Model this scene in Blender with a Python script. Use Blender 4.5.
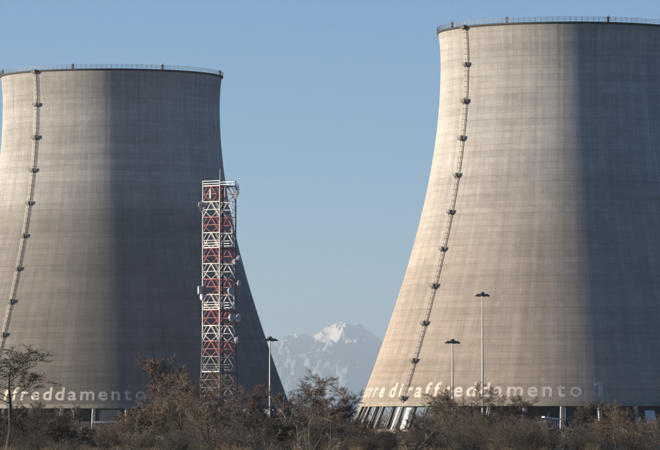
import bpy, bmesh, math, random
import numpy as np
from mathutils import Vector, Matrix, noise

for o in list(bpy.data.objects): bpy.data.objects.remove(o)
scene = bpy.context.scene
C = scene.collection
rad = math.radians

# ------------------------------------------------------------------ camera
F = 4740.0            # focal length in photograph pixels (660 px wide)
HZ = 424.0            # horizon row in the photograph
HC = 2.5              # camera height
PITCH = math.atan((HZ - 225.0) / F)
cam = bpy.data.cameras.new('camera'); cam.sensor_width = 36.0; cam.lens = 36.0 * F / 660.0
cam.clip_start = 1.0; cam.clip_end = 200000.0
cam_o = bpy.data.objects.new('camera', cam); C.objects.link(cam_o)
cam_o.location = (0, 0, HC); cam_o.rotation_euler = (rad(90) + PITCH, 0, 0)
scene.camera = cam_o

# ------------------------------------------------------------------ light
SUN_T = 4.0           # the sun stands left and this many degrees towards the camera
SUN_E = 6.5
sdir = Vector((-math.cos(rad(SUN_T)) * math.cos(rad(SUN_E)), -math.sin(rad(SUN_T)) * math.cos(rad(SUN_E)), math.sin(rad(SUN_E))))
world = bpy.data.worlds.new('World'); scene.world = world; world.use_nodes = True
wn = world.node_tree.nodes; wl = world.node_tree.links; wn.clear()
sky = wn.new('ShaderNodeTexSky'); sky.sky_type = 'NISHITA'; sky.sun_disc = False
sky.sun_elevation = rad(SUN_E); sky.sun_rotation = math.atan2(sdir.x, sdir.y)
sky.air_density = 0.6; sky.dust_density = 0.0; sky.ozone_density = 4.0
bg = wn.new('ShaderNodeBackground'); bg.inputs['Strength'].default_value = 0.068
wo = wn.new('ShaderNodeOutputWorld')
wl.new(sky.outputs[0], bg.inputs[0]); wl.new(bg.outputs[0], wo.inputs[0])
sun = bpy.data.lights.new('sun', 'SUN'); sun.energy = 5.0; sun.angle = rad(0.5); sun.color = (1.0, 0.86, 0.68)
sun_o = bpy.data.objects.new('sun', sun); C.objects.link(sun_o)
sun_o.rotation_euler = sdir.to_track_quat('Z', 'Y').to_euler()
scene.view_settings.view_transform = 'Standard'; scene.view_settings.look = 'None'
scene.view_settings.exposure = 1.36; scene.view_settings.gamma = 1.0
scene.view_settings.use_curve_mapping = False
scene.render.engine = 'CYCLES'

# ------------------------------------------------------------------ helpers
def px(x, D): return (x - 330.0) / F * D
def pz(y, D): return HC + (HZ - y) / F * D

def tag(o, label=None, cat=None, group=None, kind=None):
    if label: o['label'] = label
    if cat: o['category'] = cat
    if group: o['group'] = group
    if kind: o['kind'] = kind
    return o
def empty(name, loc=(0, 0, 0), rz=0.0):
    o = bpy.data.objects.new(name, None); C.objects.link(o)
    o.location = loc; o.rotation_euler = (0, 0, rz); o.empty_display_size = 0.5
    return o
def link(name, me, mat=None, parent=None, loc=None, rot=None):
    if mat and not me.materials: me.materials.append(mat)
    o = bpy.data.objects.new(name, me); C.objects.link(o)
    if parent: o.parent = parent
    if loc is not None: o.location = loc
    if rot is not None: o.rotation_euler = rot
    return o

class MB:
    def __init__(s): s.v = []; s.f = []
    def add(s, vs, fs):
        b = len(s.v); s.v += [tuple(v) for v in vs]; s.f += [tuple(i + b for i in f) for f in fs]
    def box(s, c, d, M=None):
        x, y, z = c; a, b, e = d[0] / 2, d[1] / 2, d[2] / 2
        vs = [Vector((x + i * a, y + j * b, z + k * e)) for k in (-1, 1) for j in (-1, 1) for i in (-1, 1)]
        if M: vs = [M @ v for v in vs]
        s.add(vs, [(0, 2, 3, 1), (4, 5, 7, 6), (0, 1, 5, 4), (2, 6, 7, 3), (0, 4, 6, 2), (1, 3, 7, 5)])
    def tube(s, p, q, r0, r1=None, n=6, cap=True):
        if r1 is None: r1 = r0
        p = Vector(p); q = Vector(q); d = (q - p)
        if d.length < 1e-6: return
        d.normalize(); u = d.orthogonal().normalized(); w = d.cross(u)
        vs = []
        for P, r in ((p, r0), (q, r1)):
            for k in range(n):
                a = 2 * math.pi * k / n
                vs.append(P + (u * math.cos(a) + w * math.sin(a)) * r)
        fs = [(k, (k + 1) % n, n + (k + 1) % n, n + k) for k in range(n)]
        if cap: fs += [tuple(range(n - 1, -1, -1)), tuple(range(n, 2 * n))]
        s.add(vs, fs)
    def beam(s, p, q, w, t, up=(0, 0, 1)):
        p = Vector(p); q = Vector(q); d = (q - p).normalized()
        a = d.cross(Vector(up))
        if a.length < 1e-3: a = d.cross(Vector((1, 0, 0)))
        a.normalize(); b = a.cross(d).normalized()
        vs = [P + a * (i * w / 2) + b * (j * t / 2) for P in (p, q) for j in (-1, 1) for i in (-1, 1)]
        s.add(vs, [(0, 2, 3, 1), (4, 5, 7, 6), (0, 1, 5, 4), (2, 6, 7, 3), (0, 4, 6, 2), (1, 3, 7, 5)])
    def ring(s, prof, n, a0=0.0, a1=2 * math.pi, closed=True):
        """lathe of a closed profile [(r, z), ...] about Z; angle 0 faces -Y, grows towards +X"""
        full = abs(a1 - a0 - 2 * math.pi) < 1e-6
        m = n if full else n + 1; k = len(prof); b = len(s.v)
        for i in range(m):
            a = a0 + (a1 - a0) * i / n
            for r, z in prof: s.v.append((r * math.sin(a), -r * math.cos(a), z))
        for i in range(n):
            j = (i + 1) % m
            for t in range(k if closed else k - 1):
                u = (t + 1) % k
                s.f.append((b + i * k + t, b + j * k + t, b + j * k + u, b + i * k + u))
    def mesh(s, name='mesh', smooth=False):
        me = bpy.data.meshes.new(name); me.from_pydata(s.v, [], s.f); me.update()
        bm = bmesh.new(); bm.from_mesh(me); bmesh.ops.recalc_face_normals(bm, faces=bm.faces); bm.to_mesh(me); bm.free()
        if smooth: me.polygons.foreach_set('use_smooth', [True] * len(me.polygons))
        return me
    def build(s, name, mat, parent=None, smooth=False, **k):
        return link(name, s.mesh(name, smooth), mat, parent, **k)

# ------------------------------------------------------------------ materials
def nodes(name):
    m = bpy.data.materials.new(name); m.use_nodes = True
    nt = m.node_tree; return m, nt, nt.nodes['Principled BSDF']
def simple(name, col, rough=0.7, metal=0.0, var=0.15, scale=1.5):
    m, nt, b = nodes(name)
    tc = nt.nodes.new('ShaderNodeTexCoord'); nz = nt.nodes.new('ShaderNodeTexNoise')
    nz.inputs['Scale'].default_value = scale; nz.inputs['Detail'].default_value = 5
    nt.links.new(tc.outputs['Object'], nz.inputs['Vector'])
    mr = nt.nodes.new('ShaderNodeMapRange'); mr.inputs[1].default_value = 0.25; mr.inputs[2].default_value = 0.75
    mr.inputs[3].default_value = 1 - var; mr.inputs[4].default_value = 1 + var
    nt.links.new(nz.outputs[0], mr.inputs[0])
    mx = nt.nodes.new('ShaderNodeVectorMath'); mx.operation = 'SCALE'; mx.inputs[0].default_value = col[:3]
    nt.links.new(mr.outputs[0], mx.inputs['Scale']); nt.links.new(mx.outputs[0], b.inputs['Base Color'])
    b.inputs['Roughness'].default_value = rough; b.inputs['Metallic'].default_value = metal
    return m

def math_n(nt, op, a, b=None, c=None):
    n = nt.nodes.new('ShaderNodeMath'); n.operation = op
    for i, v in enumerate((a, b, c)):
        if v is None: continue
        if isinstance(v, (int, float)): n.inputs[i].default_value = v
        else: nt.links.new(v, n.inputs[i])
    return n.outputs[0]
def maprange(nt, v, a, b, c, d, smooth=False):
    n = nt.nodes.new('ShaderNodeMapRange'); nt.links.new(v, n.inputs[0])
    if smooth: n.interpolation_type = 'SMOOTHSTEP'
    for i, q in enumerate((a, b, c, d)): n.inputs[i + 1].default_value = q
    return n.outputs[0]
def noise_n(nt, vec, scale, detail=4, rough=0.55, mapscale=None):
    if mapscale:
        mp = nt.nodes.new('ShaderNodeMapping'); mp.inputs['Scale'].default_value = mapscale
        nt.links.new(vec, mp.inputs['Vector']); vec = mp.outputs[0]
    n = nt.nodes.new('ShaderNodeTexNoise'); n.inputs['Scale'].default_value = scale
    n.inputs['Detail'].default_value = detail; n.inputs['Roughness'].default_value = rough
    nt.links.new(vec, n.inputs['Vector']); return n.outputs[0]
def mix(nt, f, a, b, mode='MIX'):
    n = nt.nodes.new('ShaderNodeMix'); n.data_type = 'RGBA'; n.blend_type = mode
    for sock, v in ((n.inputs[0], f), (n.inputs[6], a), (n.inputs[7], b)):
        if isinstance(v, (int, float)): sock.default_value = v
        elif isinstance(v, tuple): sock.default_value = (*v[:3], 1)
        else: nt.links.new(v, sock)
    return n.outputs[2]

def concrete_shell(name, seed, soot, v0, v1, part):
    """board-marked slip-formed concrete: UV u = formwork panel, v = lift"""
    m, nt, b = nodes(name)
    uv = nt.nodes.new('ShaderNodeUVMap'); uv.uv_map = 'UVMap'
    tc = nt.nodes.new('ShaderNodeTexCoord')
    sp = nt.nodes.new('ShaderNodeSeparateXYZ'); nt.links.new(uv.outputs[0], sp.inputs[0])
    u, v = sp.outputs[0], sp.outputs[1]
    fu, fv = math_n(nt, 'FLOOR', u), math_n(nt, 'FLOOR', v)
    cb = nt.nodes.new('ShaderNodeCombineXYZ'); nt.links.new(fu, cb.inputs[0]); nt.links.new(fv, cb.inputs[1]); cb.inputs[2].default_value = seed
    wn_ = nt.nodes.new('ShaderNodeTexWhiteNoise'); wn_.noise_dimensions = '3D'; nt.links.new(cb.outputs[0], wn_.inputs['Vector'])
    panel = maprange(nt, wn_.outputs[0], 0, 1, 0.955, 1.045)
    lw = nt.nodes.new('ShaderNodeTexWhiteNoise'); lw.noise_dimensions = '1D'
    nt.links.new(math_n(nt, 'ADD', fv, seed * 7.3), lw.inputs['W'])
    lift = maprange(nt, lw.outputs[0], 0, 1, 0.93, 1.05)
    cw = nt.nodes.new('ShaderNodeTexWhiteNoise'); cw.noise_dimensions = '1D'
    nt.links.new(math_n(nt, 'ADD', fu, seed * 3.1), cw.inputs['W'])
    colm = maprange(nt, cw.outputs[0], 0, 1, 0.97, 1.03)
    streak = maprange(nt, noise_n(nt, uv.outputs[0], 1.0, 5, 0.6, (0.9, 0.035, 1)), 0.3, 0.7, 0.86, 1.09)
    hband = maprange(nt, noise_n(nt, uv.outputs[0], 1.0, 4, 0.6, (0.05, 0.6, 1)), 0.3, 0.7, 0.88, 1.08)
    blot = maprange(nt, noise_n(nt, tc.outputs['Object'], 0.05, 6, 0.6), 0.3, 0.7, 0.87, 1.09)
    fine = maprange(nt, noise_n(nt, tc.outputs['Object'], 1.6, 4, 0.7), 0.3, 0.7, 0.93, 1.07)
    # joints between lifts and formwork panels
    dv = math_n(nt, 'ABSOLUTE', math_n(nt, 'SUBTRACT', math_n(nt, 'FRACT', math_n(nt, 'ADD', v, 0.5)), 0.5))
    du = math_n(nt, 'ABSOLUTE', math_n(nt, 'SUBTRACT', math_n(nt, 'FRACT', math_n(nt, 'ADD', u, 0.5)), 0.5))
    jm = maprange(nt, noise_n(nt, uv.outputs[0], 1.0, 3, 0.6, (0.12, 0.5, 1)), 0.38, 0.62, 0.15, 1.0)
    jv = math_n(nt, 'SUBTRACT', 1.0, math_n(nt, 'MULTIPLY', maprange(nt, dv, 0.03, 0.11, 0.16, 0.0), jm))
    jm2 = maprange(nt, noise_n(nt, uv.outputs[0], 1.0, 3, 0.6, (0.5, 0.12, 1)), 0.38, 0.62, 0.1, 1.0)
    ju = math_n(nt, 'SUBTRACT', 1.0, math_n(nt, 'MULTIPLY', maprange(nt, du, 0.03, 0.10, 0.12, 0.0), jm2))
    # every fifth lift a heavier day joint
    k5 = math_n(nt, 'ABSOLUTE', math_n(nt, 'SUBTRACT', math_n(nt, 'FRACT', math_n(nt, 'ADD', math_n(nt, 'MULTIPLY', v, 0.2), 0.5)), 0.5))
    j5 = maprange(nt, k5, 0.005, 0.03, 0.93, 1.0)
    fac = panel
    # rain streaks running down from the rim, fading on their way
    rs = maprange(nt, noise_n(nt, uv.outputs[0], 1.0, 4, 0.7, (1.9, 0.006, 1)), 0.50, 0.68, 0.0, 1.0)
    rs = math_n(nt, 'MULTIPLY', rs, maprange(nt, v, 22.0, 60.0, 0.0, 0.17))
    rain = math_n(nt, 'SUBTRACT', 1.0, rs)
    for q in (rain, lift, colm, streak, hband, blot, fine, jv, ju, j5): fac = math_n(nt, 'MULTIPLY', fac, q)
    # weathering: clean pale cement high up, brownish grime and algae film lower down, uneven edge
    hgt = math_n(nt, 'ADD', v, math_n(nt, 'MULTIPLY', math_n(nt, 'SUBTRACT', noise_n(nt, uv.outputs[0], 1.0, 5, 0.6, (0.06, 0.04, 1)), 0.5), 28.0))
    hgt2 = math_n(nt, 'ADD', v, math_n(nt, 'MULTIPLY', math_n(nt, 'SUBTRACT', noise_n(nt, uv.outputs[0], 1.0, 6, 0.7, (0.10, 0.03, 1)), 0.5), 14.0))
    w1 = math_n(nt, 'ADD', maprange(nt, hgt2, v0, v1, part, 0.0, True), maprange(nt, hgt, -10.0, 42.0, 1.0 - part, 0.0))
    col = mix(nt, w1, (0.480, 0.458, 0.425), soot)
    # rain-streaked top edge
    tw = maprange(nt, math_n(nt, 'ADD', v, math_n(nt, 'MULTIPLY', noise_n(nt, uv.outputs[0], 1.0, 3, 0.6, (0.8, 0.02, 1)), 10.0)), 58.0, 66.0, 0.0, 0.25)
    col = mix(nt, tw, col, (0.20, 0.18, 0.16))
    sc = nt.nodes.new('ShaderNodeVectorMath'); sc.operation = 'SCALE'
    nt.links.new(col, sc.inputs[0]); nt.links.new(fac, sc.inputs['Scale'])
    nt.links.new(sc.outputs[0], b.inputs['Base Color'])
    b.inputs['Roughness'].default_value = 0.92
    b.inputs['Diffuse Roughness'].default_value = 0.6
    b.inputs['Specular IOR Level'].default_value = 0.2
    bp = nt.nodes.new('ShaderNodeBump'); bp.inputs['Strength'].default_value = 0.35; bp.inputs['Distance'].default_value = 0.08
    nt.links.new(fac, bp.inputs['Height']); nt.links.new(bp.outputs[0], b.inputs['Normal'])
    return m

M = {}
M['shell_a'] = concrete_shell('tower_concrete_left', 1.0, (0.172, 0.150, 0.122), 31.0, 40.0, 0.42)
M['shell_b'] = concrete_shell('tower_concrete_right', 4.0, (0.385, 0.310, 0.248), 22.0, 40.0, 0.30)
M['rim'] = simple('dark_rim_concrete', (0.055, 0.055, 0.058), 0.9, 0, 0.3, 0.4)
M['pier'] = simple('pier_concrete', (0.40, 0.36, 0.31), 0.9, 0, 0.18, 0.5)
M['beam'] = simple('ring_beam_concrete', (0.25, 0.225, 0.18), 0.9, 0, 0.3, 0.3)
M['galv'] = simple('galvanised_steel', (0.50, 0.49, 0.47), 0.5, 0.3, 0.12, 0.8)
M['dark_steel'] = simple('dark_painted_steel', (0.035, 0.033, 0.032), 0.6, 0.2, 0.25, 1.0)
M['rail'] = simple('rim_rail_steel', (0.13, 0.13, 0.14), 0.6, 0.2, 0.3, 0.3)
M['ladder'] = simple('ladder_steel', (0.42, 0.39, 0.34), 0.6, 0.2, 0.2, 0.3)
M['letters'] = simple('lettering_white_paint', (0.53, 0.485, 0.425), 0.95, 0, 0.25, 0.6)
M['fill'] = simple('fill_panel_grey', (0.10, 0.105, 0.11), 0.8, 0, 0.3, 0.3)
M['sheet'] = simple('white_sheet', (0.55, 0.56, 0.58), 0.6, 0, 0.08, 0.8)
M['red'] = simple('mast_red_paint', (0.30, 0.045, 0.04), 0.6, 0, 0.35, 0.6)
M['white'] = simple('mast_white_paint', (0.58, 0.55, 0.52), 0.6, 0, 0.3, 0.6)
M['dull'] = simple('mast_dark_grey', (0.12, 0.13, 0.13), 0.6, 0.2, 0.25, 0.6)  # darker grey: lower mast section, and shade painted on two legs
M['red_dull'] = simple('mast_dark_red', (0.13, 0.05, 0.045), 0.6, 0, 0.25, 0.6)  # darker red for the lower mast bays
M['antenna'] = simple('antenna_plastic', (0.46, 0.46, 0.46), 0.6, 0, 0.15, 0.6)
M['pole'] = simple('light_pole_steel', (0.30, 0.30, 0.29), 0.5, 0.2, 0.08, 0.5)
M['lamp_body'] = simple('lamp_dark_body', (0.045, 0.045, 0.06), 0.5, 0.3, 0.15, 1.0)
M['lamp_glass'] = simple('lamp_glass', (0.25, 0.27, 0.3), 0.15, 0.0, 0.05, 1.0)
M['lamp_red'] = simple('warning_lamp_red', (0.30, 0.02, 0.02), 0.3, 0, 0.1, 1.0)
M['bark_brown'] = simple('bark_brown', (0.15, 0.105, 0.07), 0.9, 0, 0.35, 0.6)
M['bark_grey'] = simple('bark_grey', (0.10, 0.088, 0.075), 0.9, 0, 0.35, 0.6)
M['bark_dark'] = simple('bark_dark', (0.045, 0.040, 0.036), 0.9, 0, 0.3, 0.6)
M['twig_brown'] = simple('twig_brown', (0.138, 0.104, 0.074), 0.9, 0, 0.35, 0.5)
M['twig_red'] = simple('twig_reddish', (0.128, 0.086, 0.070), 0.9, 0, 0.35, 0.5)
M['twig_grey'] = simple('twig_greyish', (0.15, 0.125, 0.105), 0.9, 0, 0.35, 0.5)
M['twig_dark'] = simple('twig_dark', (0.050, 0.044, 0.036), 0.9, 0, 0.35, 0.5)
M['brush_brown'] = simple('brush_brown', (0.098, 0.076, 0.056), 0.9, 0, 0.4, 0.4)
M['leaf_dark'] = simple('evergreen_leaf', (0.035, 0.045, 0.030), 0.7, 0, 0.45, 0.9)
M['ivy'] = simple('olive_leaf', (0.060, 0.070, 0.035), 0.7, 0, 0.4, 0.9)

# ------------------------------------------------------------------ ground
m, nt, b = nodes('dry_field')
tc = nt.nodes.new('ShaderNodeTexCoord')
n1 = noise_n(nt, tc.outputs['Object'], 0.03, 8, 0.6); n2 = noise_n(nt, tc.outputs['Object'], 1.2, 6, 0.7)
c1 = mix(nt, maprange(nt, n1, 0.35, 0.65, 0, 1), (0.085, 0.075, 0.045), (0.13, 0.10, 0.065))
c1 = mix(nt, maprange(nt, n2, 0.3, 0.7, 0, 0.6), c1, (0.05, 0.055, 0.028))
nt.links.new(c1, b.inputs['Base Color']); b.inputs['Roughness'].default_value = 1.0
b.inputs['Specular IOR Level'].default_value = 0.1
g = MB(); S = 80000.0
g.add([(-S, -S, 0), (S, -S, 0), (S, S, 0), (-S, S, 0)], [(0, 1, 2, 3)])
tag(g.build('ground', m), kind='structure')

# far snow mountain
def mountain():
    D0 = 60000.0
    prof = [(-400, 405), (0, 385), (150, 372), (230, 358), (262, 343), (285, 337), (305, 336), (318, 333), (328, 329), (337, 323), (346, 321), (353, 325), (361, 324), (369, 333), (379, 339), (395, 346), (420, 354), (470, 364), (620, 384), (1060, 408)]
    xs = [px(p[0], D0) for p in prof]; hs = [pz(p[1], D0) for p in prof]
    nx, ny = 340, 130
    X = np.concatenate([np.linspace(xs[0], -1070, 40), np.linspace(-1050, 1650, 260), np.linspace(1670, xs[-1], 40)]); Y = np.concatenate([-6000 * np.linspace(1, 0, 90) ** 1.5, 7000 * np.linspace(0.02, 1, 40)])
    V = []
    for j, y in enumerate(Y):
        for i, x in enumerate(X):
            h = np.interp(x, xs, hs)
            t = min(1.0, abs(y) / (6000 if y < 0 else 7000))
            base = h * (1 - t) ** 1.15
            r = noise.ridged_multi_fractal(Vector((x / 600, y / 1300, 3.1)), 0.8, 2.1, 7, 1.0, 2.0) - 1.2
            q = noise.fractal(Vector((x / 135, y / 290, 7.7)), 1.0, 2.0, 4)
            z = base + (r * 0.20 + q * 0.07) * h * (0.25 + 0.75 * min(1, t * 3.0)) * (1 - t)
            V.append((x, D0 + y, z - 6 if t < 1 else -6))
    Fc = [(j * nx + i, j * nx + i + 1, (j + 1) * nx + i + 1, (j + 1) * nx + i) for j in range(ny - 1) for i in range(nx - 1)]
    me = bpy.data.meshes.new('mountain'); me.from_pydata(V, [], Fc); me.update()
    me.polygons.foreach_set('use_smooth', [True] * len(me.polygons))
    m, nt, b = nodes('mountain_snow_rock')
    tc = nt.nodes.new('ShaderNodeTexCoord'); ge = nt.nodes.new('ShaderNodeNewGeometry')
    sp = nt.nodes.new('ShaderNodeSeparateXYZ'); nt.links.new(tc.outputs['Object'], sp.inputs[0])
    nz = noise_n(nt, tc.outputs['Object'], 0.0040, 8, 0.7)
    hh = math_n(nt, 'ADD', sp.outputs[2], math_n(nt, 'MULTIPLY', math_n(nt, 'SUBTRACT', nz, 0.5), 800))
    f = maprange(nt, hh, 970, 1080, 0, 1)
    sp2 = nt.nodes.new('ShaderNodeSeparateXYZ'); nt.links.new(ge.outputs['Normal'], sp2.inputs[0])
    c = mix(nt, f, (0.26, 0.27, 0.29), (0.74, 0.66, 0.58))
    nt.links.new(c, b.inputs['Base Color']); b.inputs['Roughness'].default_value = 0.9
    tag(link('mountain', me, m), kind='structure')
mountain()

# ------------------------------------------------------------------ cooling towers
D1 = 1325.0; RATIO = 0.875; D2 = D1 / RATIO
PXM = D1 / F                                   # metres per photograph pixel at the right tower
A_T = 124 * PXM; B_T = 257 * PXM; B_U = 168 * PXM
NP, NL = 150, 60                               # formwork panels round, lifts up

def cooling_tower(cx, D, zrim, text, phi_text, ladder_phi, label, mat, warn, is_right):
    X = px(cx, D); root = empty('cooling_tower', (X, D, 0), math.atan2(-X, D))
    tag(root, label, 'cooling tower', 'pair of concrete cooling towers')
    zb = HC + (HZ - 404) * PXM                 # lower edge of the shell
    zt = HC + (HZ - 65) * PXM + (zrim - (HC + (HZ - 33) * PXM)) * 0.9
    kz = (zt - zb) / (338 * PXM)
    def R(z):
        d = z - zt
        return A_T * math.sqrt(1 + (d / (B_U if d > 0 else B_T * kz)) ** 2)
    # shell: lifts with recessed joints, real wall thickness
    prof = []; vv = []
    for i in range(NL):
        z0 = zb + (zrim - zb) * i / NL; z1 = zb + (zrim - zb) * (i + 1) / NL; h = z1 - z0
        prof += [(R(z0) - 0.02, z0), (R(z0 + 0.05 * h), z0 + 0.05 * h), (R(z0 + 0.5 * h), z0 + 0.5 * h), (R(z1 - 0.05 * h), z1 - 0.05 * h)]
        vv += [i, i + 0.05, i + 0.5, i + 0.95]
    prof.append((R(zrim), zrim)); vv.append(NL)
    n = 300; no = len(prof)
    inner = [(R(zb + (zrim - zb) * (1 - i / 24)) - 0.6, zb + (zrim - zb) * (1 - i / 24)) for i in range(25)]
    allp = prof + inner; allv = vv + [NL * (1 - i / 24) for i in range(25)]
    k = len(allp)
    ang = np.linspace(-math.pi, math.pi, n + 1)[:-1]
    P = np.array(allp)
    co = np.empty((n, k, 3)); co[:, :, 0] = np.sin(ang)[:, None] * P[None, :, 0]
    co[:, :, 1] = -np.cos(ang)[:, None] * P[None, :, 0]; co[:, :, 2] = P[None, :, 1]
    faces = []; uvs = []
    for i in range(n):
        j = (i + 1) % n; u0 = i * NP / n; u1 = (i + 1) * NP / n
        for t in range(k):
            q = (t + 1) % k
            faces.append((i * k + t, j * k + t, j * k + q, i * k + q))
            va, vb = allv[t], allv[q]
            uvs += [u0, va, u1, va, u1, vb, u0, vb]
    me = bpy.data.meshes.new('shell'); me.from_pydata(co.reshape(-1, 3).tolist(), [], faces); me.update()
    ul = me.uv_layers.new(name='UVMap'); ul.data.foreach_set('uv', uvs)
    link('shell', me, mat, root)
    # ring beam under the shell
    rb = MB(); r0 = R(zb)
    rb.ring([(r0 + 0.02, zb + 0.5), (r0 + 0.30, zb - 0.75), (r0 - 1.3, zb - 0.75), (r0 - 1.1, zb - 0.02), (r0 - 0.3, zb - 0.02)], 180)
    rb.build('ring_beam', M['beam'], root)
    # 36 raking piers
    zf = zb - 0.75
    pm = MB(); rt_ = R(zb) - 0.35; rbm = rt_ + 0.45 * zf
    vs = []
    for z, r, w in ((0, rbm, 0.66), (zf, rt_, 0.54)):
        for a, c in ((-1, -1), (1, -1), (1, 1), (-1, 1)):
            ch = 0.25
            for q in ((a * (w - ch), c * w), (a * w, c * (w - ch))) if a * c > 0 else ((a * w, c * (w - ch)), (a * (w - ch), c * w)):
                vs.append((q[0], -r + q[1], z))
    pm.add(vs, [(i, (i + 1) % 8, 8 + (i + 1) % 8, 8 + i) for i in range(8)] + [tuple(range(7, -1, -1)), tuple(range(8, 16))])
    pme = pm.mesh('pier')
    off = rad(-0.8) if is_right else rad(-5.2)
    for i in range(36): link('pier', pme, M['pier'], root, rot=(0, 0, off + 2 * math.pi * i / 36))
    # footing blocks and basin wall
    bw = MB(); rr = rbm + 1.6
    bw.ring([(rr, -0.5), (rr, 0.9), (rr + 0.35, 0.9), (rr + 0.35, 1.05), (rr - 0.5, 1.05), (rr - 0.5, -0.5)], 144)
    bw.build('basin_wall', M['pier'], root)
    # fill structure inside the air inlet: upright louvre panels on a ring
    fm = MB(); RF = 37.0; NF = 48; wF = 2 * RF * math.sin(math.pi / NF) - 0.12
    fm.box((0, -RF, zf / 2 + 0.05), (wF, 0.12, zf - 0.2))
    for q in range(7): fm.box((0, -RF - 0.12, 0.6 + q * (zf - 1.0) / 6.5), (wF, 0.14, 0.10))
    fme = fm.mesh('fill_panel')
    for i in range(NF): link('fill_panel', fme, M['fill'], root, rot=(0, 0, 2 * math.pi * (i + 0.5) / NF))
    # windbreak sheets hung between piers
    for a0, a1, h0, h1 in ((-52.3, -50.3, 0.3, zf - 0.2), (-48.4, -46.7, 0.4, zf - 0.4), (21.6, 24.4, 1.6, zf - 1.2), (26.4, 27.2, 1.6, zf - 1.4)) if is_right else ((-3.6, 3.0, 3.3, zf - 0.5),):
        w = MB(); pr = []
        for z, o_ in ((h0, 0.0), (h1, 0.0), (h1, -0.08), (h0, -0.08)):
            pr.append((rbm + (rt_ - rbm) * z / zf + o_ + 0.3, z))
        w.ring(pr, 4, rad(a0), rad(a1))
        vsn = len(w.v); w.f += [(0, 1, 2, 3), (vsn - 1, vsn - 2, vsn - 3, vsn - 4)]
        w.build('windbreak_sheet', M['sheet'] if is_right else M['fill'], root)
    if not is_right:
        w = MB(); zc = 2.9
        w.ring([(rbm - 0.45 * zc + 0.9, zc), (rbm - 0.45 * zc + 0.9, zc + 0.45), (rbm - 0.45 * zc + 0.5, zc + 0.45), (rbm - 0.45 * zc + 0.5, zc)], 6, rad(-5.6), rad(5.6))
        w.f += [(0, 1, 2, 3), (27, 26, 25, 24)]
        w.build('cross_beam', M['sheet'], root)
    # rim walkway + railing
    rm = MB(); rz = R(zrim)
    rm.ring([(rz - 0.7, zrim - 0.25), (rz + 0.05, zrim - 0.22), (rz + 0.5, zrim + 0.12), (rz + 0.5, zrim + 0.42), (rz - 0.7, zrim + 0.42)], 220)
    rm.build('rim_walkway', M['rim'], root)
    NPST = 140; pp = MB(); zq = zrim + 0.42
    pp.box((0, -(rz + 0.40), zq + 0.62), (0.09, 0.09, 1.24))
    ppm = pp.mesh('railing_post')
    for i in range(NPST): link('railing_post', ppm, M['rail'], root, rot=(0, 0, 2 * math.pi * i / NPST))
    for hh in (0.45, 0.85, 1.24):
        q = MB(); q.ring([(rz + 0.44, zq + hh - 0.035), (rz + 0.44, zq + hh + 0.035), (rz + 0.36, zq + hh + 0.035), (rz + 0.36, zq + hh - 0.035)], 220)
        q.build('handrail', M['rail'], root)
    for a in warn:
        q = MB(); q.box((0, 0, 0.55), (0.5, 0.4, 1.1)); q.box((0, 0, 1.2), (0.85, 0.7, 0.2)); q.tube((0.3, 0, 1.25), (0.3, 0, 2.0), 0.06)
        bx = q.build('obstruction_light', M['dark_steel'], root, loc=((rz - 0.1) * math.sin(rad(a)), -(rz - 0.1) * math.cos(rad(a)), zq), rot=(0, 0, rad(a)))
        q = MB(); q.tube((-0.1, 0, 1.3), (-0.1, 0, 1.62), 0.26, 0.2, 10); q.build('red_lens', M['lamp_red'], bx)
    # caged ladder with landings, along a meridian
    zs = np.arange(zb + 0.3, zrim + 1.2, 0.75); la = rad(ladder_phi); er = Vector((math.sin(la), -math.cos(la), 0)); et = Vector((math.cos(la), math.sin(la), 0))
    def S_(z, t, o_): return er * (R(min(z, zrim)) + o_) + et * t + Vector((0, 0, z))
    q = MB()
    for z in np.arange(zb + 0.3, zrim + 1.1, 0.5): q.beam(S_(z, -0.30, 0.42), S_(z, 0.30, 0.42), 0.07, 0.07)
    lad = q.build('ladder', M['ladder'], root); lad['kind'] = 'stuff'
    for sgn in (-1, 1):
        q = MB()
        for a, b2 in zip(zs[:-1], zs[1:]): q.beam(S_(a, sgn * 0.32, 0.42), S_(b2, sgn * 0.32, 0.42), 0.13, 0.13)
        q.build('ladder_rail', M['ladder'], lad)
    q = MB()
    for z in zs[::2]:
        pts = [S_(z, 0.40 * math.cos(t), 0.48 + 0.72 * math.sin(t)) for t in np.linspace(0, math.pi, 7)]
        for a, b2 in zip(pts[:-1], pts[1:]): q.beam(a, b2, 0.04, 0.06)
    for t in np.linspace(0.25, math.pi - 0.25, 5):
        for a, b2 in zip(zs[:-2:2], zs[2::2]): q.beam(S_(a, 0.40 * math.cos(t), 0.48 + 0.72 * math.sin(t)), S_(b2, 0.40 * math.cos(t), 0.48 + 0.72 * math.sin(t)), 0.035, 0.035)
    hp = q.build('safety_cage', M['ladder'], lad); hp['kind'] = 'stuff'
    scale = D / D1
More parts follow.
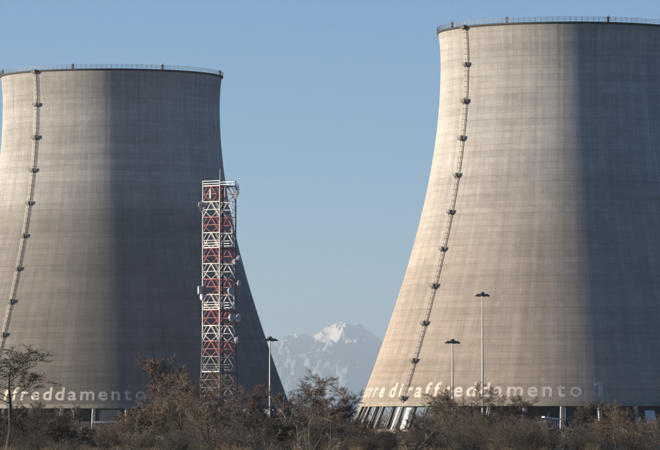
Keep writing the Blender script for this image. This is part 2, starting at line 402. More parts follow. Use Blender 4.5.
    for i in range(11):
        zz = zrim - 0.3 - i * (zrim - zb - 1.5) / 10.0
        fr = empty_part = MB()
        for (dx, dy, dz), (w_, d_, h_) in (((0, 0, 0), (1.8, 1.3, 0.16)), ((0, 0.62, 0.6), (1.8, 0.05, 0.12)), ((0, 0.62, 1.1), (1.8, 0.07, 0.10)), ((-0.88, 0, 0.6), (0.05, 1.2, 0.12)), ((0.88, 0, 0.6), (0.05, 1.2, 0.12)), ((-0.88, 0, 1.1), (0.07, 1.2, 0.10)), ((0.88, 0, 1.1), (0.07, 1.2, 0.10)), ((0, 0.60, 0.2), (1.8, 0.05, 0.35)), ((-0.88, 0.6, 0.55), (0.1, 0.1, 1.1)), ((0.88, 0.6, 0.55), (0.1, 0.1, 1.1)), ((0.55, 0.1, 0.55), (0.75, 0.7, 0.9)), ((0, -0.3, -0.4), (1.5, 0.8, 0.12)), ((-0.7, -0.3, -0.3), (0.1, 0.9, 0.6)), ((0.7, -0.3, -0.3), (0.1, 0.9, 0.6))):
            fr.box((dx, dy, dz), (w_, d_, h_), Matrix((( et.x, er.x, 0, 0), (et.y, er.y, 0, 0), (0, 0, 1, 0), (0, 0, 0, 1))))
        p = S_(zz, 0.1, 0.85)
        lo = fr.build('landing', M['dark_steel'], root, loc=p); sc_ = (0.82, 0.78, 0.9, 0.84, 0.8)[i % 5]; lo.scale = (sc_, sc_, sc_)
    # lettering: each letter a part that follows the curved, sloping wall
    zl = HC + (HZ - 397.5) * PXM
    glyphs = {}; LH = 13.6 * PXM
    def glyph(ch):
        if ch == '1':
            pts = [(0.24, 0), (0.40, 0), (0.40, 0.73), (0.28, 0.73), (0.06, 0.61), (0.06, 0.47), (0.24, 0.56)]
            me = bpy.data.meshes.new('glyph'); n_ = len(pts)
            me.from_pydata([(x, y, -0.5) for x, y in pts] + [(x, y, 0.5) for x, y in pts], [], [(6, 0, 1, 2), (2, 3, 6), (3, 4, 5, 6), (13, 9, 8, 7), (9, 13, 10), (10, 13, 12, 11)] + [(i, (i + 1) % n_, n_ + (i + 1) % n_, n_ + i) for i in range(n_)])
            return me
        cu = bpy.data.curves.new('glyph', 'FONT'); cu.body = ch; cu.size = 1.0; cu.offset = 0.018; cu.extrude = 0.5; cu.resolution_u = 3
        o = bpy.data.objects.new('glyph', cu); C.objects.link(o)
        bpy.context.view_layer.update()
        me = bpy.data.meshes.new_from_object(o.evaluated_get(bpy.context.evaluated_depsgraph_get()))
        bpy.data.objects.remove(o)
        return me
    for ch in set(text) - {' '}: glyphs[ch] = glyph(ch)
    caph = max(v.co.y for v in glyph('1').vertices)
    sy = LH / caph * 1.06; sx = sy * 1.16
    ext = {c: (min(v.co.x for v in g.vertices) * sx, max(v.co.x for v in g.vertices) * sx) for c, g in glyphs.items()}
    RL = R(zl + 1.5)
    for word, (p0, p1) in zip(text.split(), phi_text):
        span = rad(p1 - p0) * RL
        used = sum(ext[c][1] - ext[c][0] for c in word)
        gap = (span - used) / max(1, len(word) - 1)
        u = 0.0
        for ch in word:
            me = glyphs[ch].copy(); e0, e1 = ext[ch]
            bm = bmesh.new(); bm.from_mesh(me)
            for k_ in range(int(e0 / sx / 0.1) - 1, int(e1 / sx / 0.1) + 2):
                bmesh.ops.bisect_plane(bm, geom=bm.verts[:] + bm.edges[:] + bm.faces[:], plane_co=(k_ * 0.1 + 0.013, 0, 0), plane_no=(1, 0, 0))
            bm.to_mesh(me); bm.free()
            for v in me.vertices:
                z = zl + v.co.y * sy; a = rad(p0) + (u + v.co.x * sx - e0) / RL
                r = R(z) + (0.022 if v.co.z > 0 else -0.03)
                v.co = (r * math.sin(a), -r * math.cos(a), z)
            me.materials.clear(); link('letter', me, M['letters'], root)
            u += e1 - e0 + gap
    for g_ in glyphs.values(): bpy.data.meshes.remove(g_)
    return root

zr1 = pz(33.0, D1); zr2 = pz(77.5, D2)
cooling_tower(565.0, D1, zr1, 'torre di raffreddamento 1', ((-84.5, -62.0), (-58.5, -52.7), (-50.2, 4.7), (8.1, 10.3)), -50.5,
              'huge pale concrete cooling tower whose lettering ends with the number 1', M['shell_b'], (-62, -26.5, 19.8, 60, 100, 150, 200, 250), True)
# the second tower: same lettering as far as the photograph shows it
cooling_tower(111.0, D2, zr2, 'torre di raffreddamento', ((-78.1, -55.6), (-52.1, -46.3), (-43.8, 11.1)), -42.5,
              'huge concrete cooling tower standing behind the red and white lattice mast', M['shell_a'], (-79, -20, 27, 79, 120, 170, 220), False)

# ------------------------------------------------------------------ lattice mast
def lattice_mast():
    D = 950.0; k = D / F
    root = empty('lattice_mast', (px(219.0, D), D + 2.0, 0), 0)
    tag(root, 'red and white steel lattice antenna mast before the shaded tower wall', 'mast')
    al = rad(40.0); half = 3.28
    ztop = pz(186, D); zs0 = pz(333, D)
    def rr(z): return half * (1.0 if z > zs0 else 1.0 + 0.22 * (zs0 - z) / zs0)
    angs = [rad(-85), rad(3), rad(95), rad(183)]
    def c(i, z):
        a = angs[i % 4]; r = rr(z); return Vector((r * math.sin(a) * 1.0, -r * math.cos(a), z))
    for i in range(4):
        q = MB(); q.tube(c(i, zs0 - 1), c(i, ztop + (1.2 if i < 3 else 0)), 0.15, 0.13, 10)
        lg = q.build('leg', M['white'] if i < 2 else M['dull'], root)  # left and front legs pale, right and rear dark: light and shade put into colour
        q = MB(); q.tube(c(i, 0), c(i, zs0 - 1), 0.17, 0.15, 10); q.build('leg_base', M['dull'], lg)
    nb = 16; zl = np.linspace(0.5, ztop, nb + 1)
    for b_ in range(nb):
        z0, z1 = zl[b_], zl[b_ + 1]; red = (nb - 1 - b_) % 2 == 0
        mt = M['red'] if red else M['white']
        if z1 < zs0 - 3: mt = M['red_dull'] if red else M['dull']  # lower bays take the darker tones
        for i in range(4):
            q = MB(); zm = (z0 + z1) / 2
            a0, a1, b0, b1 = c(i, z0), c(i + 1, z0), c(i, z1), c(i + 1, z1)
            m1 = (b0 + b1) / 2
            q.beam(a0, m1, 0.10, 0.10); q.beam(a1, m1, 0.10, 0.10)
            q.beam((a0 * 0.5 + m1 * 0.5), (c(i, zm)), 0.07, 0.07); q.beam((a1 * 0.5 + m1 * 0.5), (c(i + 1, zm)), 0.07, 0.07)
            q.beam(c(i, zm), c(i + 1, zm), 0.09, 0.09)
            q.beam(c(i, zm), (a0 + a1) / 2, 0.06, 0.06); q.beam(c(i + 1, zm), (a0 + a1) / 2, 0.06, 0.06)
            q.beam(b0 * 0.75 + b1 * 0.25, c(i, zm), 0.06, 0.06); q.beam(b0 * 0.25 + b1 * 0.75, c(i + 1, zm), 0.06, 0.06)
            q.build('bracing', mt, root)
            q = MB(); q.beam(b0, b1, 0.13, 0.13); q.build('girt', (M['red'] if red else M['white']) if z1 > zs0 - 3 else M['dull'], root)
        if b_ % 4 == 3:
            q = MB(); ps = [c(i, z1) for i in range(4)]
            q.add([p * 1.0 + Vector((0, 0, 0.10)) for p in ps] + [p + Vector((0, 0, 0.16)) for p in ps], [(3, 2, 1, 0), (4, 5, 6, 7), (0, 1, 5, 4), (1, 2, 6, 5), (2, 3, 7, 6), (3, 0, 4, 7)])
            q.build('deck', M['galv'], root)
            for i in range(4):
                q = MB()
                for hh in (0.55, 1.05): q.beam(c(i, z1) * 1.0 + Vector((0, 0, hh)), c(i + 1, z1) + Vector((0, 0, hh)), 0.055, 0.055)
                q.build('guard_rail', M['galv'] if z1 > zs0 else M['dull'], root)
    # ladder inside
    q = MB()
    for s in (-0.25, 0.25): q.beam((s, 0.6, 0.5), (s, 0.6, ztop), 0.09, 0.09)
    for z in np.arange(0.6, ztop, 0.45): q.beam((-0.25, 0.6, z), (0.25, 0.6, z), 0.05, 0.05)
    q.build('ladder', M['red'], root)
    # feeder cables tray
    q = MB(); q.box((0.7, 0.5, ztop / 2), (0.45, 0.18, ztop - 1)); q.build('cable_tray', M['lamp_body'], root)
    # top whip and small poles
    q = MB(); q.tube((0.15, -0.2, ztop - 1.0), (0.15, -0.2, ztop + 3.6), 0.11, 0.05, 8); q.build('whip_antenna', M['antenna'], root)
    # panel antennas near the top
    for (a, z, r, hgt) in ((95, ztop - 0.6, 3.75, 2.0), (70, ztop - 1.4, 3.6, 1.8), (120, ztop - 0.8, 3.8, 1.9), (20, ztop - 1.2, 3.7, 1.9), (-30, ztop - 1.6, 3.4, 1.8), (-86, ztop - 4.0, 3.7, 1.8), (50, pz(232, D), 3.4, 1.7), (60, pz(300, D), 3.4, 1.6)):
        q = MB(); a_ = rad(a)
        q.box((0, -0.12, 0), (0.34, 0.16, hgt)); q.tube((0, 0.1, -hgt * 0.65), (0, 0.1, hgt * 0.65), 0.05); q.box((0, 0.3, 0.4), (0.08, 0.5, 0.08)); q.box((0, 0.3, -0.4), (0.08, 0.5, 0.08))
        q.build('panel_antenna', M['antenna'], root, loc=(r * math.sin(a_), -r * math.cos(a_), z), rot=(0, 0, a_))
    # drum dishes
    for (a, y, r, rd) in ((-80, 290, 3.9, 0.85), (-65, 297, 3.6, 0.6), (78, 259, 3.9, 0.75), (62, 262, 3.5, 0.6), (75, 318, 3.9, 0.8), (80, 283, 4.0, 0.55), (48, 318, 3.2, 0.7), (45, 291, 3.2, 0.8), (85, 340, 3.4, 0.7), (-84, 204, 3.8, 0.5)):
        z = pz(y, D); a_ = rad(a); pr = MB()
        d0 = 16
        rings = [(rd, -0.38), (rd, 0.05), (rd * 0.8, 0.22), (rd * 0.3, 0.34)]
        vs = [(r_ * math.cos(2 * math.pi * t / d0), y_, r_ * math.sin(2 * math.pi * t / d0)) for r_, y_ in rings for t in range(d0)]
        fs = [(p * d0 + t, p * d0 + (t + 1) % d0, (p + 1) * d0 + (t + 1) % d0, (p + 1) * d0 + t) for p in range(3) for t in range(d0)]
        fs += [tuple(range(d0)), tuple(range(3 * d0 + d0 - 1, 3 * d0 - 1, -1))]
        pr.add(vs, fs); pr.tube((0, 0.3, 0), (0, 0.75, 0), 0.09)
        pr.build('dish_antenna', M['antenna'], root, loc=(r * math.sin(a_), -r * math.cos(a_), z), rot=(0, 0, a_))
lattice_mast()

# ------------------------------------------------------------------ floodlight masts
def flood_mast(x, ytop, D, label, lean=0):
    root = empty('floodlight_mast', (px(x, D), D, 0), 0.3)
    tag(root, label, 'light mast', 'tall floodlight masts')
    H = pz(ytop, D)
    q = MB(); n = 10
    for i in range(6):
        t0, t1 = i / 6, (i + 1) / 6
        q.tube((0, 0, H * t0), (0, 0, H * t1), 0.28 - 0.15 * t0, 0.28 - 0.15 * t1, 12, i in (0, 5))
    q.box((0, 0, 0.1), (1.1, 1.1, 0.2)); q.build('pole', M['pole'], root)
    q = MB(); pr = [(1.05, -0.06), (1.05, 0.06), (0.93, 0.06), (0.93, -0.06)]
    q.ring([(r, z + H - 0.55) for r, z in pr], 24)
    q.ring([(r * 0.35, z + H + 0.1) for r, z in pr], 16)
    for a in range(6):
        t = a * math.pi / 3; q.beam((0.15 * math.cos(t), 0.15 * math.sin(t), H - 0.5), (1.0 * math.cos(t), 1.0 * math.sin(t), H - 0.55), 0.1, 0.1)
        q.beam((0.3 * math.cos(t), 0.3 * math.sin(t), H + 0.1), (1.0 * math.cos(t), 1.0 * math.sin(t), H - 0.5), 0.07, 0.07)
    q.ring([(0.35, H - 0.7), (0.42, H - 0.1), (0.25, H + 0.25), (0.16, H + 0.25), (0.16, H - 0.7)], 16)
    q.build('head_frame', M['lamp_body'], root)
    for i in range(8):
        t = i * math.pi / 4 + 0.2
        q = MB(); M4 = Matrix.Rotation(rad(-28), 4, 'X')
        q.box((0, 0.28, 0), (0.72, 0.72, 0.26), M4); q.box((0, 0.02, 0.05), (0.4, 0.24, 0.34), M4); q.tube((-0.4, 0.2, 0), (0.4, 0.2, 0), 0.04)
        f = q.build('floodlight', M['lamp_body'], root, loc=(1.2 * math.cos(t), 1.2 * math.sin(t), H - 0.45), rot=(0, 0, t - math.pi / 2))
        q = MB(); q.box((0, 0.28, -0.145), (0.6, 0.6, 0.03), M4); q.build('lamp_glass', M['lamp_glass'], f)
flood_mast(482.5, 293.0, 1140.0, 'tallest floodlight mast in front of the lettered tower, right of the shorter one')
flood_mast(452.5, 340.0, 1100.0, 'shorter floodlight mast in front of the lettered cooling tower')
flood_mast(270.0, 337.5, 1080.0, 'floodlight mast with pale pole at the edge of the shaded tower, against the sky')

# ------------------------------------------------------------------ bare trees
def segs_mesh(name, segs, n=3):
    """segs: array rows p0(3) p1(3) r0 r1 -> open tapered prisms in one mesh"""
    A = np.array(segs, dtype=np.float64); N = len(A)
    p0, p1, r0, r1 = A[:, 0:3], A[:, 3:6], A[:, 6], A[:, 7]
    d = p1 - p0; d /= np.maximum(np.linalg.norm(d, axis=1, keepdims=True), 1e-9)
    ref = np.where(np.abs(d[:, 2:3]) < 0.9, np.array([[0, 0, 1.0]]), np.array([[1.0, 0, 0]]))
    u = np.cross(d, ref); u /= np.linalg.norm(u, axis=1, keepdims=True); w = np.cross(d, u)
    V = np.empty((N, 2, n, 3))
    for k in range(n):
        a = 2 * math.pi * k / n; e = u * math.cos(a) + w * math.sin(a)
        V[:, 0, k] = p0 + e * r0[:, None]; V[:, 1, k] = p1 + e * r1[:, None]
    base = (np.arange(N) * 2 * n)[:, None]
    Fs = []
    for k in range(n):
        j = (k + 1) % n
        Fs.append(np.concatenate([base + k, base + j, base + n + j, base + n + k], axis=1))
    Fs = np.stack(Fs, axis=1).reshape(-1, 4)
    me = bpy.data.meshes.new(name)
    me.vertices.add(N * 2 * n); me.vertices.foreach_set('co', V.reshape(-1))
    nf = len(Fs); me.loops.add(nf * 4); me.loops.foreach_set('vertex_index', Fs.reshape(-1).astype(np.int32))
    me.polygons.add(nf); me.polygons.foreach_set('loop_start', (np.arange(nf) * 4).astype(np.int32))
    me.polygons.foreach_set('loop_total', np.full(nf, 4, dtype=np.int32))
    me.update(calc_edges=True); me.validate()
    return me

def grow(seed, H, stems=1, spread=0.75, kids=(9, 7, 6, 4), lens=(0.50, 0.55, 0.55, 0.6), up=0.25, first=0.25, r0=0.17, minr=0.0125, droop=0.0):
    rng = random.Random(seed); thick = []; thin = []
    def rv(s): return Vector((rng.gauss(0, s), rng.gauss(0, s), rng.gauss(0, s)))
    def branch(p, d, L, r, lev):
        ns = (7, 5, 4, 3, 2)[lev]; pts = [p.copy()]; dirs = []
        for i in range(ns):
            d = (d + rv((0.06, 0.13, 0.12, 0.09, 0.06)[lev]) + Vector((0, 0, up * 0.4 - droop))).normalized()
            p = p + d * (L / ns); pts.append(p.copy()); dirs.append(d.copy())
        tip = max(minr * 0.6, r * (0.12 if lev == 0 else 0.3))
        for i in range(ns):
            a, b_ = r + (tip - r) * i / ns, r + (tip - r) * (i + 1) / ns
            (thick if lev < 2 else thin).append((*pts[i], *pts[i + 1], max(a, minr), max(b_, minr * 0.8)))
        if lev >= len(kids): return
        nk = max(2, int(kids[lev] * rng.uniform(0.8, 1.25)))
        f0 = first if lev == 0 else 0.15
        for k in range(nk):
            t = f0 + (1 - f0) * ((k + rng.random()) / nk); t = min(t, 0.98)
            i = int(t * ns); q = pts[i].lerp(pts[i + 1], t * ns - i); dd = dirs[i]
            az = rng.random() * 2 * math.pi; o1 = dd.orthogonal().normalized(); o2 = dd.cross(o1)
            side = o1 * math.cos(az) + o2 * math.sin(az)
            an = rng.uniform(0.55, 1.0) * (spread if lev < 2 else spread * 0.9) * (1.15 - 0.3 * t)
            nd = (dd * math.cos(an) + side * math.sin(an)).normalized()
            l2 = L * lens[lev] * rng.uniform(0.6, 1.15) * (1.15 - 0.5 * t)
            branch(q, nd, l2, max(minr, (r + (tip - r) * t) * rng.uniform(0.45, 0.6)), lev + 1)
    for s in range(stems):
        if stems == 1: branch(Vector((0, 0, -0.1)), Vector((0, 0, 1)), H * 0.86, r0, 0)
        else:
            a = 2 * math.pi * (s + rng.random() * 0.6) / stems; t = rng.uniform(0.08, 0.42)
            branch(Vector((0.25 * math.cos(a), 0.25 * math.sin(a), -0.1)), Vector((math.cos(a) * math.sin(t), math.sin(a) * math.sin(t), math.cos(t))), H * rng.uniform(0.6, 0.86), r0, 0)
    zmax = max(q[5] for q in thick + thin)
    k = H / zmax
    f = lambda S: [(q[0] * k, q[1] * k, q[2] * k, q[3] * k, q[4] * k, q[5] * k, q[6], q[7]) for q in S]
    thick, thin = f(thick), f(thin)
    W = np.percentile(np.abs(np.array(thin)[:, 3]), 97) * 2
    return segs_mesh('trunk', thick, 5), segs_mesh('crown', thin, 3), W

PROTO = {
    'round': grow(11, 8.0, 1, 1.0, (14, 9, 7, 6), (0.55, 0.55, 0.60, 0.80), 0.17, 0.14, 0.15),
    'broad': grow(23, 8.0, 3, 1.0, (9, 7, 6, 6), (0.6, 0.55, 0.60, 0.80), 0.12, 0.2, 0.13),
    'upright': grow(37, 8.0, 1, 0.7, (16, 8, 6, 5), (0.42, 0.5, 0.60, 0.80), 0.34, 0.13, 0.13),
    'bushy': grow(41, 6.0, 8, 0.8, (7, 6, 5, 4), (0.5, 0.55, 0.60, 0.80), 0.22, 0.08, 0.05),
    'whippy': grow(53, 6.0, 14, 0.6, (7, 6, 5), (0.5, 0.55, 0.8), 0.32, 0.12, 0.04),
    'crowned': grow(67, 9.0, 1, 1.2, (12, 8, 6, 5), (0.42, 0.55, 0.58, 0.75), 0.05, 0.58, 0.13),
}
PH = {'round': 8.0, 'broad': 8.0, 'upright': 8.0, 'bushy': 6.0, 'whippy': 6.0, 'crowned': 9.0}
TREE_N = [0]
def tree(kind, x, ytop, D, wpx, bark, twig, label, name='bare_tree', cat='tree', group='bare winter trees', rz=None):
    tm, cm, W = PROTO[kind]; H = pz(ytop, D); w = wpx * D / F
    root = empty(name, (px(x, D), D, 0), rz if rz is not None else (TREE_N[0] * 2.4) % 6.28); TREE_N[0] += 1
    s = w / W; root.scale = (s, s, H / PH[kind])
    tag(root, label, cat, group)
    for nm, me, mt in (('trunk', tm, bark), ('crown', cm, twig)):
        o = bpy.data.objects.new(nm, me); C.objects.link(o); o.parent = root
        if not me.materials: me.materials.append(None)
        o.material_slots[0].link = 'OBJECT'; o.material_slots[0].material = M[mt]

tree('crowned', 7, 343, 420, 94, 'bark_dark', 'twig_dark', 'dark spreading bare tree at the left frame edge')
tree('round', 34, 398, 520, 54, 'bark_dark', 'twig_dark', 'low dark bare tree just right of the spreading tree at the left edge')
tree('bushy', 66, 402, 560, 40, 'bark_brown', 'twig_brown', 'small brown bare tree below the left tower lettering')
tree('upright', 163, 352, 740, 60, 'bark_grey', 'twig_red', 'tall reddish bare tree left of the lattice mast')
tree('bushy', 138, 404, 500, 60, 'bark_brown', 'twig_brown', 'olive brown bare bush below the middle of the left tower')
tree('round', 184, 364, 500, 76, 'bark_brown', 'twig_brown', 'dense brown bare tree left of the foot of the lattice mast')
tree('broad', 213, 368, 480, 80, 'bark_brown', 'twig_brown', 'dense brown bare tree in front of the foot of the lattice mast')
tree('round', 243, 376, 560, 58, 'bark_grey', 'twig_red', 'reddish bare tree just right of the lattice mast foot')
tree('upright', 287, 388, 620, 36, 'bark_grey', 'twig_grey', 'slim grey bare tree where the left tower edge meets the trees')
tree('round', 312, 368, 540, 76, 'bark_brown', 'twig_red', 'rounded bare tree standing in the gap between the two cooling towers')
tree('round', 341, 380, 580, 50, 'bark_brown', 'twig_red', 'bare tree beside the left foot of the lettered tower')
tree('whippy', 362, 414, 580, 36, 'bark_brown', 'twig_brown', 'thin whippy bush in front of the leftmost leaning piers of the lettered tower')
tree('whippy', 414, 424, 540, 40, 'bark_brown', 'twig_brown', 'whippy bush below the white sheets under the lettered tower')
tree('round', 447, 386, 520, 64, 'bark_grey', 'twig_grey', 'grey bare tree at the foot of the shorter right floodlight mast')
tree('broad', 471, 381, 470, 84, 'bark_dark', 'twig_brown', 'bare tree with a dark forked trunk below the tallest floodlight mast')
tree('round', 505, 388, 520, 64, 'bark_brown', 'twig_brown', 'brown bushy tree right of the forked tree under the lettering')
tree('whippy', 532, 414, 560, 40, 'bark_brown', 'twig_brown', 'low brown bush left of the small dark conifer')
tree('upright', 582, 398, 540, 40, 'bark_brown', 'twig_brown', 'slim brown tree right of the small dark conifer')
tree('round', 616, 399, 500, 72, 'bark_brown', 'twig_brown', 'wide brown bush in front of the shaded side of the lettered tower')
tree('whippy', 641, 420, 560, 46, 'bark_brown', 'twig_brown', 'low whippy bush near the right frame edge')
tree('bushy', 158, 392, 580, 54, 'bark_brown', 'twig_grey', 'greyish bush under the tall reddish tree')
tree('broad', 228, 388, 600, 60, 'bark_grey', 'twig_grey', 'grey bare tree between the dense brown trees and the reddish tree by the mast')
tree('bushy', 266, 402, 560, 52, 'bark_dark', 'twig_dark', 'dark bare bush around the foot of the left floodlight mast')
tree('broad', 298, 392, 560, 56, 'bark_brown', 'twig_brown', 'brown bare tree touching the left side of the rounded tree in the gap')
tree('bushy', 332, 400, 560, 52, 'bark_brown', 'twig_brown', 'brown bush at the right foot of the rounded tree in the gap')
tree('bushy', 388, 430, 500, 50, 'bark_brown', 'twig_brown', 'low brown bush below the leaning piers of the lettered tower')
tree('bushy', 432, 408, 560, 46, 'bark_brown', 'twig_brown', 'brown bush left of the shorter right floodlight mast')
tree('bushy', 487, 406, 540, 54, 'bark_brown', 'twig_grey', 'greyish bush between the forked tree and the brown bushy tree')
tree('bushy', 560, 424, 540, 46, 'bark_brown', 'twig_brown', 'low brown bush in front of the small dark conifer')
tree('bushy', 594, 412, 560, 46, 'bark_brown', 'twig_brown', 'brown bush left of the wide brown bush')
tree('bushy', 96, 426, 520, 56, 'bark_brown', 'twig_dark', 'low dark bush below the pier frame of the left tower')
tree('bushy', 656, 414, 600, 40, 'bark_brown', 'twig_brown', 'brown bush cut by the right frame edge')

# ------------------------------------------------------------------ evergreens
for args in (
    ('bushy', 4, 398, 424, 60, 'dark bare bush in the lower left corner'),
    ('round', 30, 402, 436, 56, 'dark bare bush second from the lower left corner'),
    ('bushy', 57, 414, 430, 44, 'dark bare bush third from the lower left corner'),
    ('round', 256, 408, 470, 50, 'dark bare bush left of the left floodlight mast base'),
    ('bushy', 286, 412, 450, 54, 'dark bare bush low before the slim grey tree'),
    ('whippy', 326, 420, 440, 50, 'dark bare bush low under the rounded tree in the gap')):
    k_, x_, y_, d_, w_, l_ = args
    tree(k_, x_, y_, d_, w_, 'bark_dark', 'twig_dark', l_)
def leaf_cloud(seed, n, rx, rz_, size, cone=False, lump=0.35):
    rng = np.random.default_rng(seed); V = []; Fc = []
    for i in range(n):
        t = rng.uniform(0, 2 * math.pi); h = rng.random() ** (1.3 if cone else 0.8)
        rr = (1 - h) if cone else math.sqrt(max(0.02, 1 - (2 * h - 0.75) ** 2 * 0.6)) if h < 0.9 else 0.5
        lum = 1 + lump * noise.noise(Vector((math.cos(t) * 1.7, math.sin(t) * 1.7, h * 4 + seed)))
        r = rx * rr * lum * rng.uniform(0.55, 1.0)
        c = np.array([r * math.cos(t), r * math.sin(t), h * rz_ * (1 + 0.15 * (lum - 1))])
        a = rng.normal(size=3); a /= np.linalg.norm(a); b_ = np.cross(a, rng.normal(size=3)); b_ /= np.linalg.norm(b_)
        s = size * rng.uniform(0.6, 1.4); k = len(V)
        V += [c - a * s, c + b_ * s * 0.45, c + a * s, c - b_ * s * 0.45]; Fc.append((k, k + 1, k + 2, k + 3))
    me = bpy.data.meshes.new('foliage'); me.from_pydata([tuple(v) for v in V], [], Fc); me.update(); return me
EV = leaf_cloud(5, 5000, 2.2, 3.4, 0.15); CON = leaf_cloud(8, 4200, 1.3, 4.2, 0.16, True)
STEM = MB(); STEM.tube((0, 0, -0.1), (0, 0, 2.6), 0.09, 0.03, 6); STEM = STEM.mesh('stem')
def evergreen(x, ytop, D, wpx, label, cone=False, mat='leaf_dark'):
    H = pz(ytop, D); w = wpx * D / F; base = CON if cone else EV
    root = empty('conifer' if cone else 'evergreen_shrub', (px(x, D), D, 0), x); s = w / (2.4 if cone else 4.2)
    root.scale = (s, s, H / (4.2 if cone else 3.5)); tag(root, label, 'conifer' if cone else 'shrub', 'dark evergreens')
    for nm, me, mt in (('foliage', base, mat), ('stem', STEM, 'bark_dark')):
        o = bpy.data.objects.new(nm, me); C.objects.link(o); o.parent = root
        if not me.materials: me.materials.append(None)
        o.material_slots[0].link = 'OBJECT'; o.material_slots[0].material = M[mt]
evergreen(549, 422, 600, 15, 'small dark pointed conifer under the lettered tower', True)

# ------------------------------------------------------------------ small hut and guard rail
def hut():
    D = 1180.0; x0, x1 = px(544.5, D), px(557.5, D); w = x1 - x0
    root = empty('pump_hut', ((x0 + x1) / 2, D, 0), 0.1); tag(root, 'small grey ribbed hut with pale sloping roof behind the pointed conifer', 'hut')
    q = MB(); H = pz(420, D); q.box((0, 0, H / 2), (w, 4, H))
    wl_ = q.build('wall', M['fill'], root)
    for i in range(6):
        q = MB(); q.box((-w / 2 + (i + 0.5) * w / 6, -2.05, H / 2 + 0.2), (0.2, 0.08, H - 0.6)); q.build('rib', M['galv'], wl_)
    q = MB(); q.beam((-w / 2 - 0.4, 0, H + 0.75), (w / 2 + 0.4, 0, H + 0.2), 5.0, 0.35, (0, 0, 1)); q.build('roof', M['sheet'], root)
hut()
def guard_rail():
    D = 520.0; x0, x1 = px(82, D), px(304, D)
    root = empty('guard_rail', (x0, D, 0)); tag(root, 'pale metal roadside guard rail low behind the brush', 'guard rail')
    L = x1 - x0; q = MB()
    pr = [(-0.04, 0.48), (0.05, 0.56), (-0.04, 0.64), (0.05, 0.72), (-0.04, 0.80)]
    vs = [(xx, y - 0.0, z) for xx in (0, L) for y, z in pr] + [(xx, y + 0.03, z) for xx in (0, L) for y, z in pr]
    fs = [(i, i + 1, i + 6, i + 5) for i in range(4)] + [(10 + i, 15 + i, 16 + i, 11 + i) for i in range(4)] + [(0, 5, 15, 10), (4, 14, 19, 9)]
    q.add(vs, fs); q.build('rail', M['galv'], root)
    pm_ = MB(); pm_.box((0, 0.12, 0.4), (0.1, 0.14, 0.85)); pm_ = pm_.mesh('post')
    for i in range(int(L / 2) + 1): link('post', pm_, M['galv'], root, loc=(i * 2.0, 0, 0))
guard_rail()

# ------------------------------------------------------------------ brush (nobody could count it)
def brush(name, seed, nclump, stems, d0, d1, halfw, h0, h1, spread, r, mat, label, cat, kids=4):
    rng = np.random.default_rng(seed); segs = []
    for c_ in range(nclump):
        D = rng.uniform(d0, d1); X = rng.uniform(-halfw, halfw) * D / d1; hh = rng.uniform(h0, h1) * rng.uniform(0.7, 1.1)
        if D < 900: hh *= float(np.interp(X / D * F + 330, [-100, 60, 90, 130, 160, 330, 350, 425, 445, 515, 530, 570, 590, 630, 640, 900], [1, 1, .75, .75, 1, 1, .62, .62, 1, 1, .7, .7, 1.05, 1.05, .8, 1]))
        for i in range(int(stems * rng.uniform(0.6, 1.3))):
            az = rng.uniform(0, 2 * math.pi); rr_ = spread * hh * math.sqrt(rng.random()) * 0.35; tilt = rng.uniform(0.05, 0.75)
            p = np.array([X + rr_ * math.cos(az), D + rr_ * math.sin(az), -0.05]); az += rng.normal(0, 0.6)
            d = np.array([math.sin(tilt) * math.cos(az), math.sin(tilt) * math.sin(az), math.cos(tilt)]); h = hh * rng.uniform(0.55, 1.05)
            pts = [p]; rr = r * rng.uniform(0.8, 1.3)
            for s in range(3):
                d = d + rng.normal(0, 0.16, 3); d[2] = abs(d[2]); d /= np.linalg.norm(d); pts.append(pts[-1] + d * h / 3)
            for s in range(3): segs.append((*pts[s], *pts[s + 1], rr * (1 - s * 0.28), rr * (0.72 - s * 0.28)))
            for k in range(kids):
                t = rng.uniform(0.25, 0.98) * 3; a = min(2, int(t)); q = pts[a] + (pts[a + 1] - pts[a]) * (t - a)
                e = d * 0.6 + rng.normal(0, 0.55, 3); e /= np.linalg.norm(e); e[2] = abs(e[2]) - 0.1
                q2 = q + e * h * rng.uniform(0.15, 0.36); segs.append((*q, *q2, rr * 0.6, rr * 0.4))
                if kids > 5:
                    for k2 in range(2):
                        e2 = e + rng.normal(0, 0.4, 3); m_ = q + (q2 - q) * rng.uniform(0.3, 0.9); segs.append((*m_, *(m_ + e2 * h * 0.1), rr * 0.45, rr * 0.3))
    me = segs_mesh(name, segs, 3)
    tag(link(name, me, M[mat]), label, cat, kind='stuff')
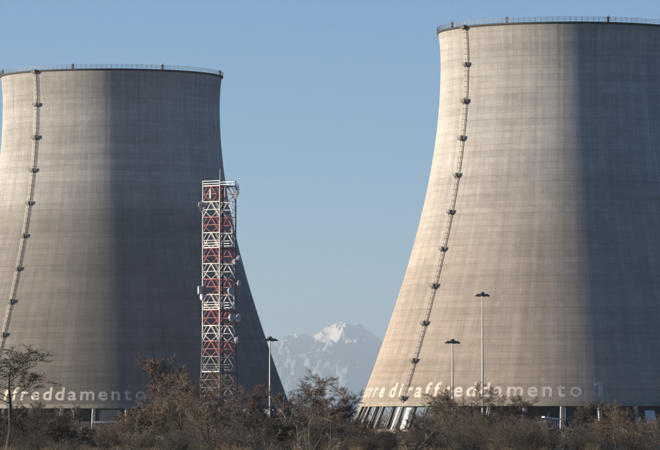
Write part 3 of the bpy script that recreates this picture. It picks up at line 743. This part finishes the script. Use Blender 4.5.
brush('brush', 3, 150, 75, 405, 540, 66, 1.8, 4.3, 1.2, 0.014, 'brush_brown', 'brown leafless brush filling the bottom of the picture', 'brush', 7)
brush('dark_brush', 5, 120, 65, 395, 560, 68, 1.2, 3.2, 1.4, 0.016, 'twig_dark', 'dark leafless brush mixed into the brown brush', 'brush')
brush('grey_thicket', 9, 130, 70, 540, 800, 84, 1.8, 3.9, 1.3, 0.026, 'twig_grey', 'greyish brown thicket behind the nearest brush', 'thicket')
M['twig_pale'] = simple('twig_pale', (0.24, 0.205, 0.165), 0.9, 0, 0.3, 0.5)
M['straw'] = simple('straw', (0.22, 0.175, 0.10), 0.9, 0, 0.3, 0.5)
brush('pale_saplings', 21, 70, 5, 400, 520, 66, 2.4, 4.8, 1.0, 0.026, 'twig_pale', 'pale leafless saplings scattered through the brown brush', 'saplings', 6)
brush('dead_grass', 27, 110, 50, 395, 440, 58, 0.7, 1.6, 1.3, 0.010, 'straw', 'straw coloured dead grass tufts low in front of the brush', 'grass', 1)
brush('distant_woodland', 15, 420, 24, 2100, 2500, 420, 5.0, 11.0, 0.9, 0.14, 'twig_grey', 'far leafless woodland beyond the cooling towers', 'woodland', 4)

# ------------------------------------------------------------------ haze
q = MB(); B = S + 1000.0
q.add([(x, y, z) for z in (-20.0, 1600.0) for y in (-B, B) for x in (-B, B)], [(0, 2, 3, 1), (4, 5, 7, 6), (0, 1, 5, 4), (2, 6, 7, 3), (0, 4, 6, 2), (1, 3, 7, 5)])
hm = bpy.data.materials.new('haze_air'); hm.use_nodes = True; hn = hm.node_tree; hn.nodes.clear()
pv = hn.nodes.new('ShaderNodeVolumePrincipled'); pv.inputs['Color'].default_value = (0.60, 0.75, 0.87, 1); pv.inputs['Density'].default_value = 2.9e-5
pv.inputs['Anisotropy'].default_value = 0.2
ho = hn.nodes.new('ShaderNodeOutputMaterial'); hn.links.new(pv.outputs[0], ho.inputs['Volume'])
tag(q.build('haze', hm), 'thin bluish haze in the air', 'haze', kind='stuff')
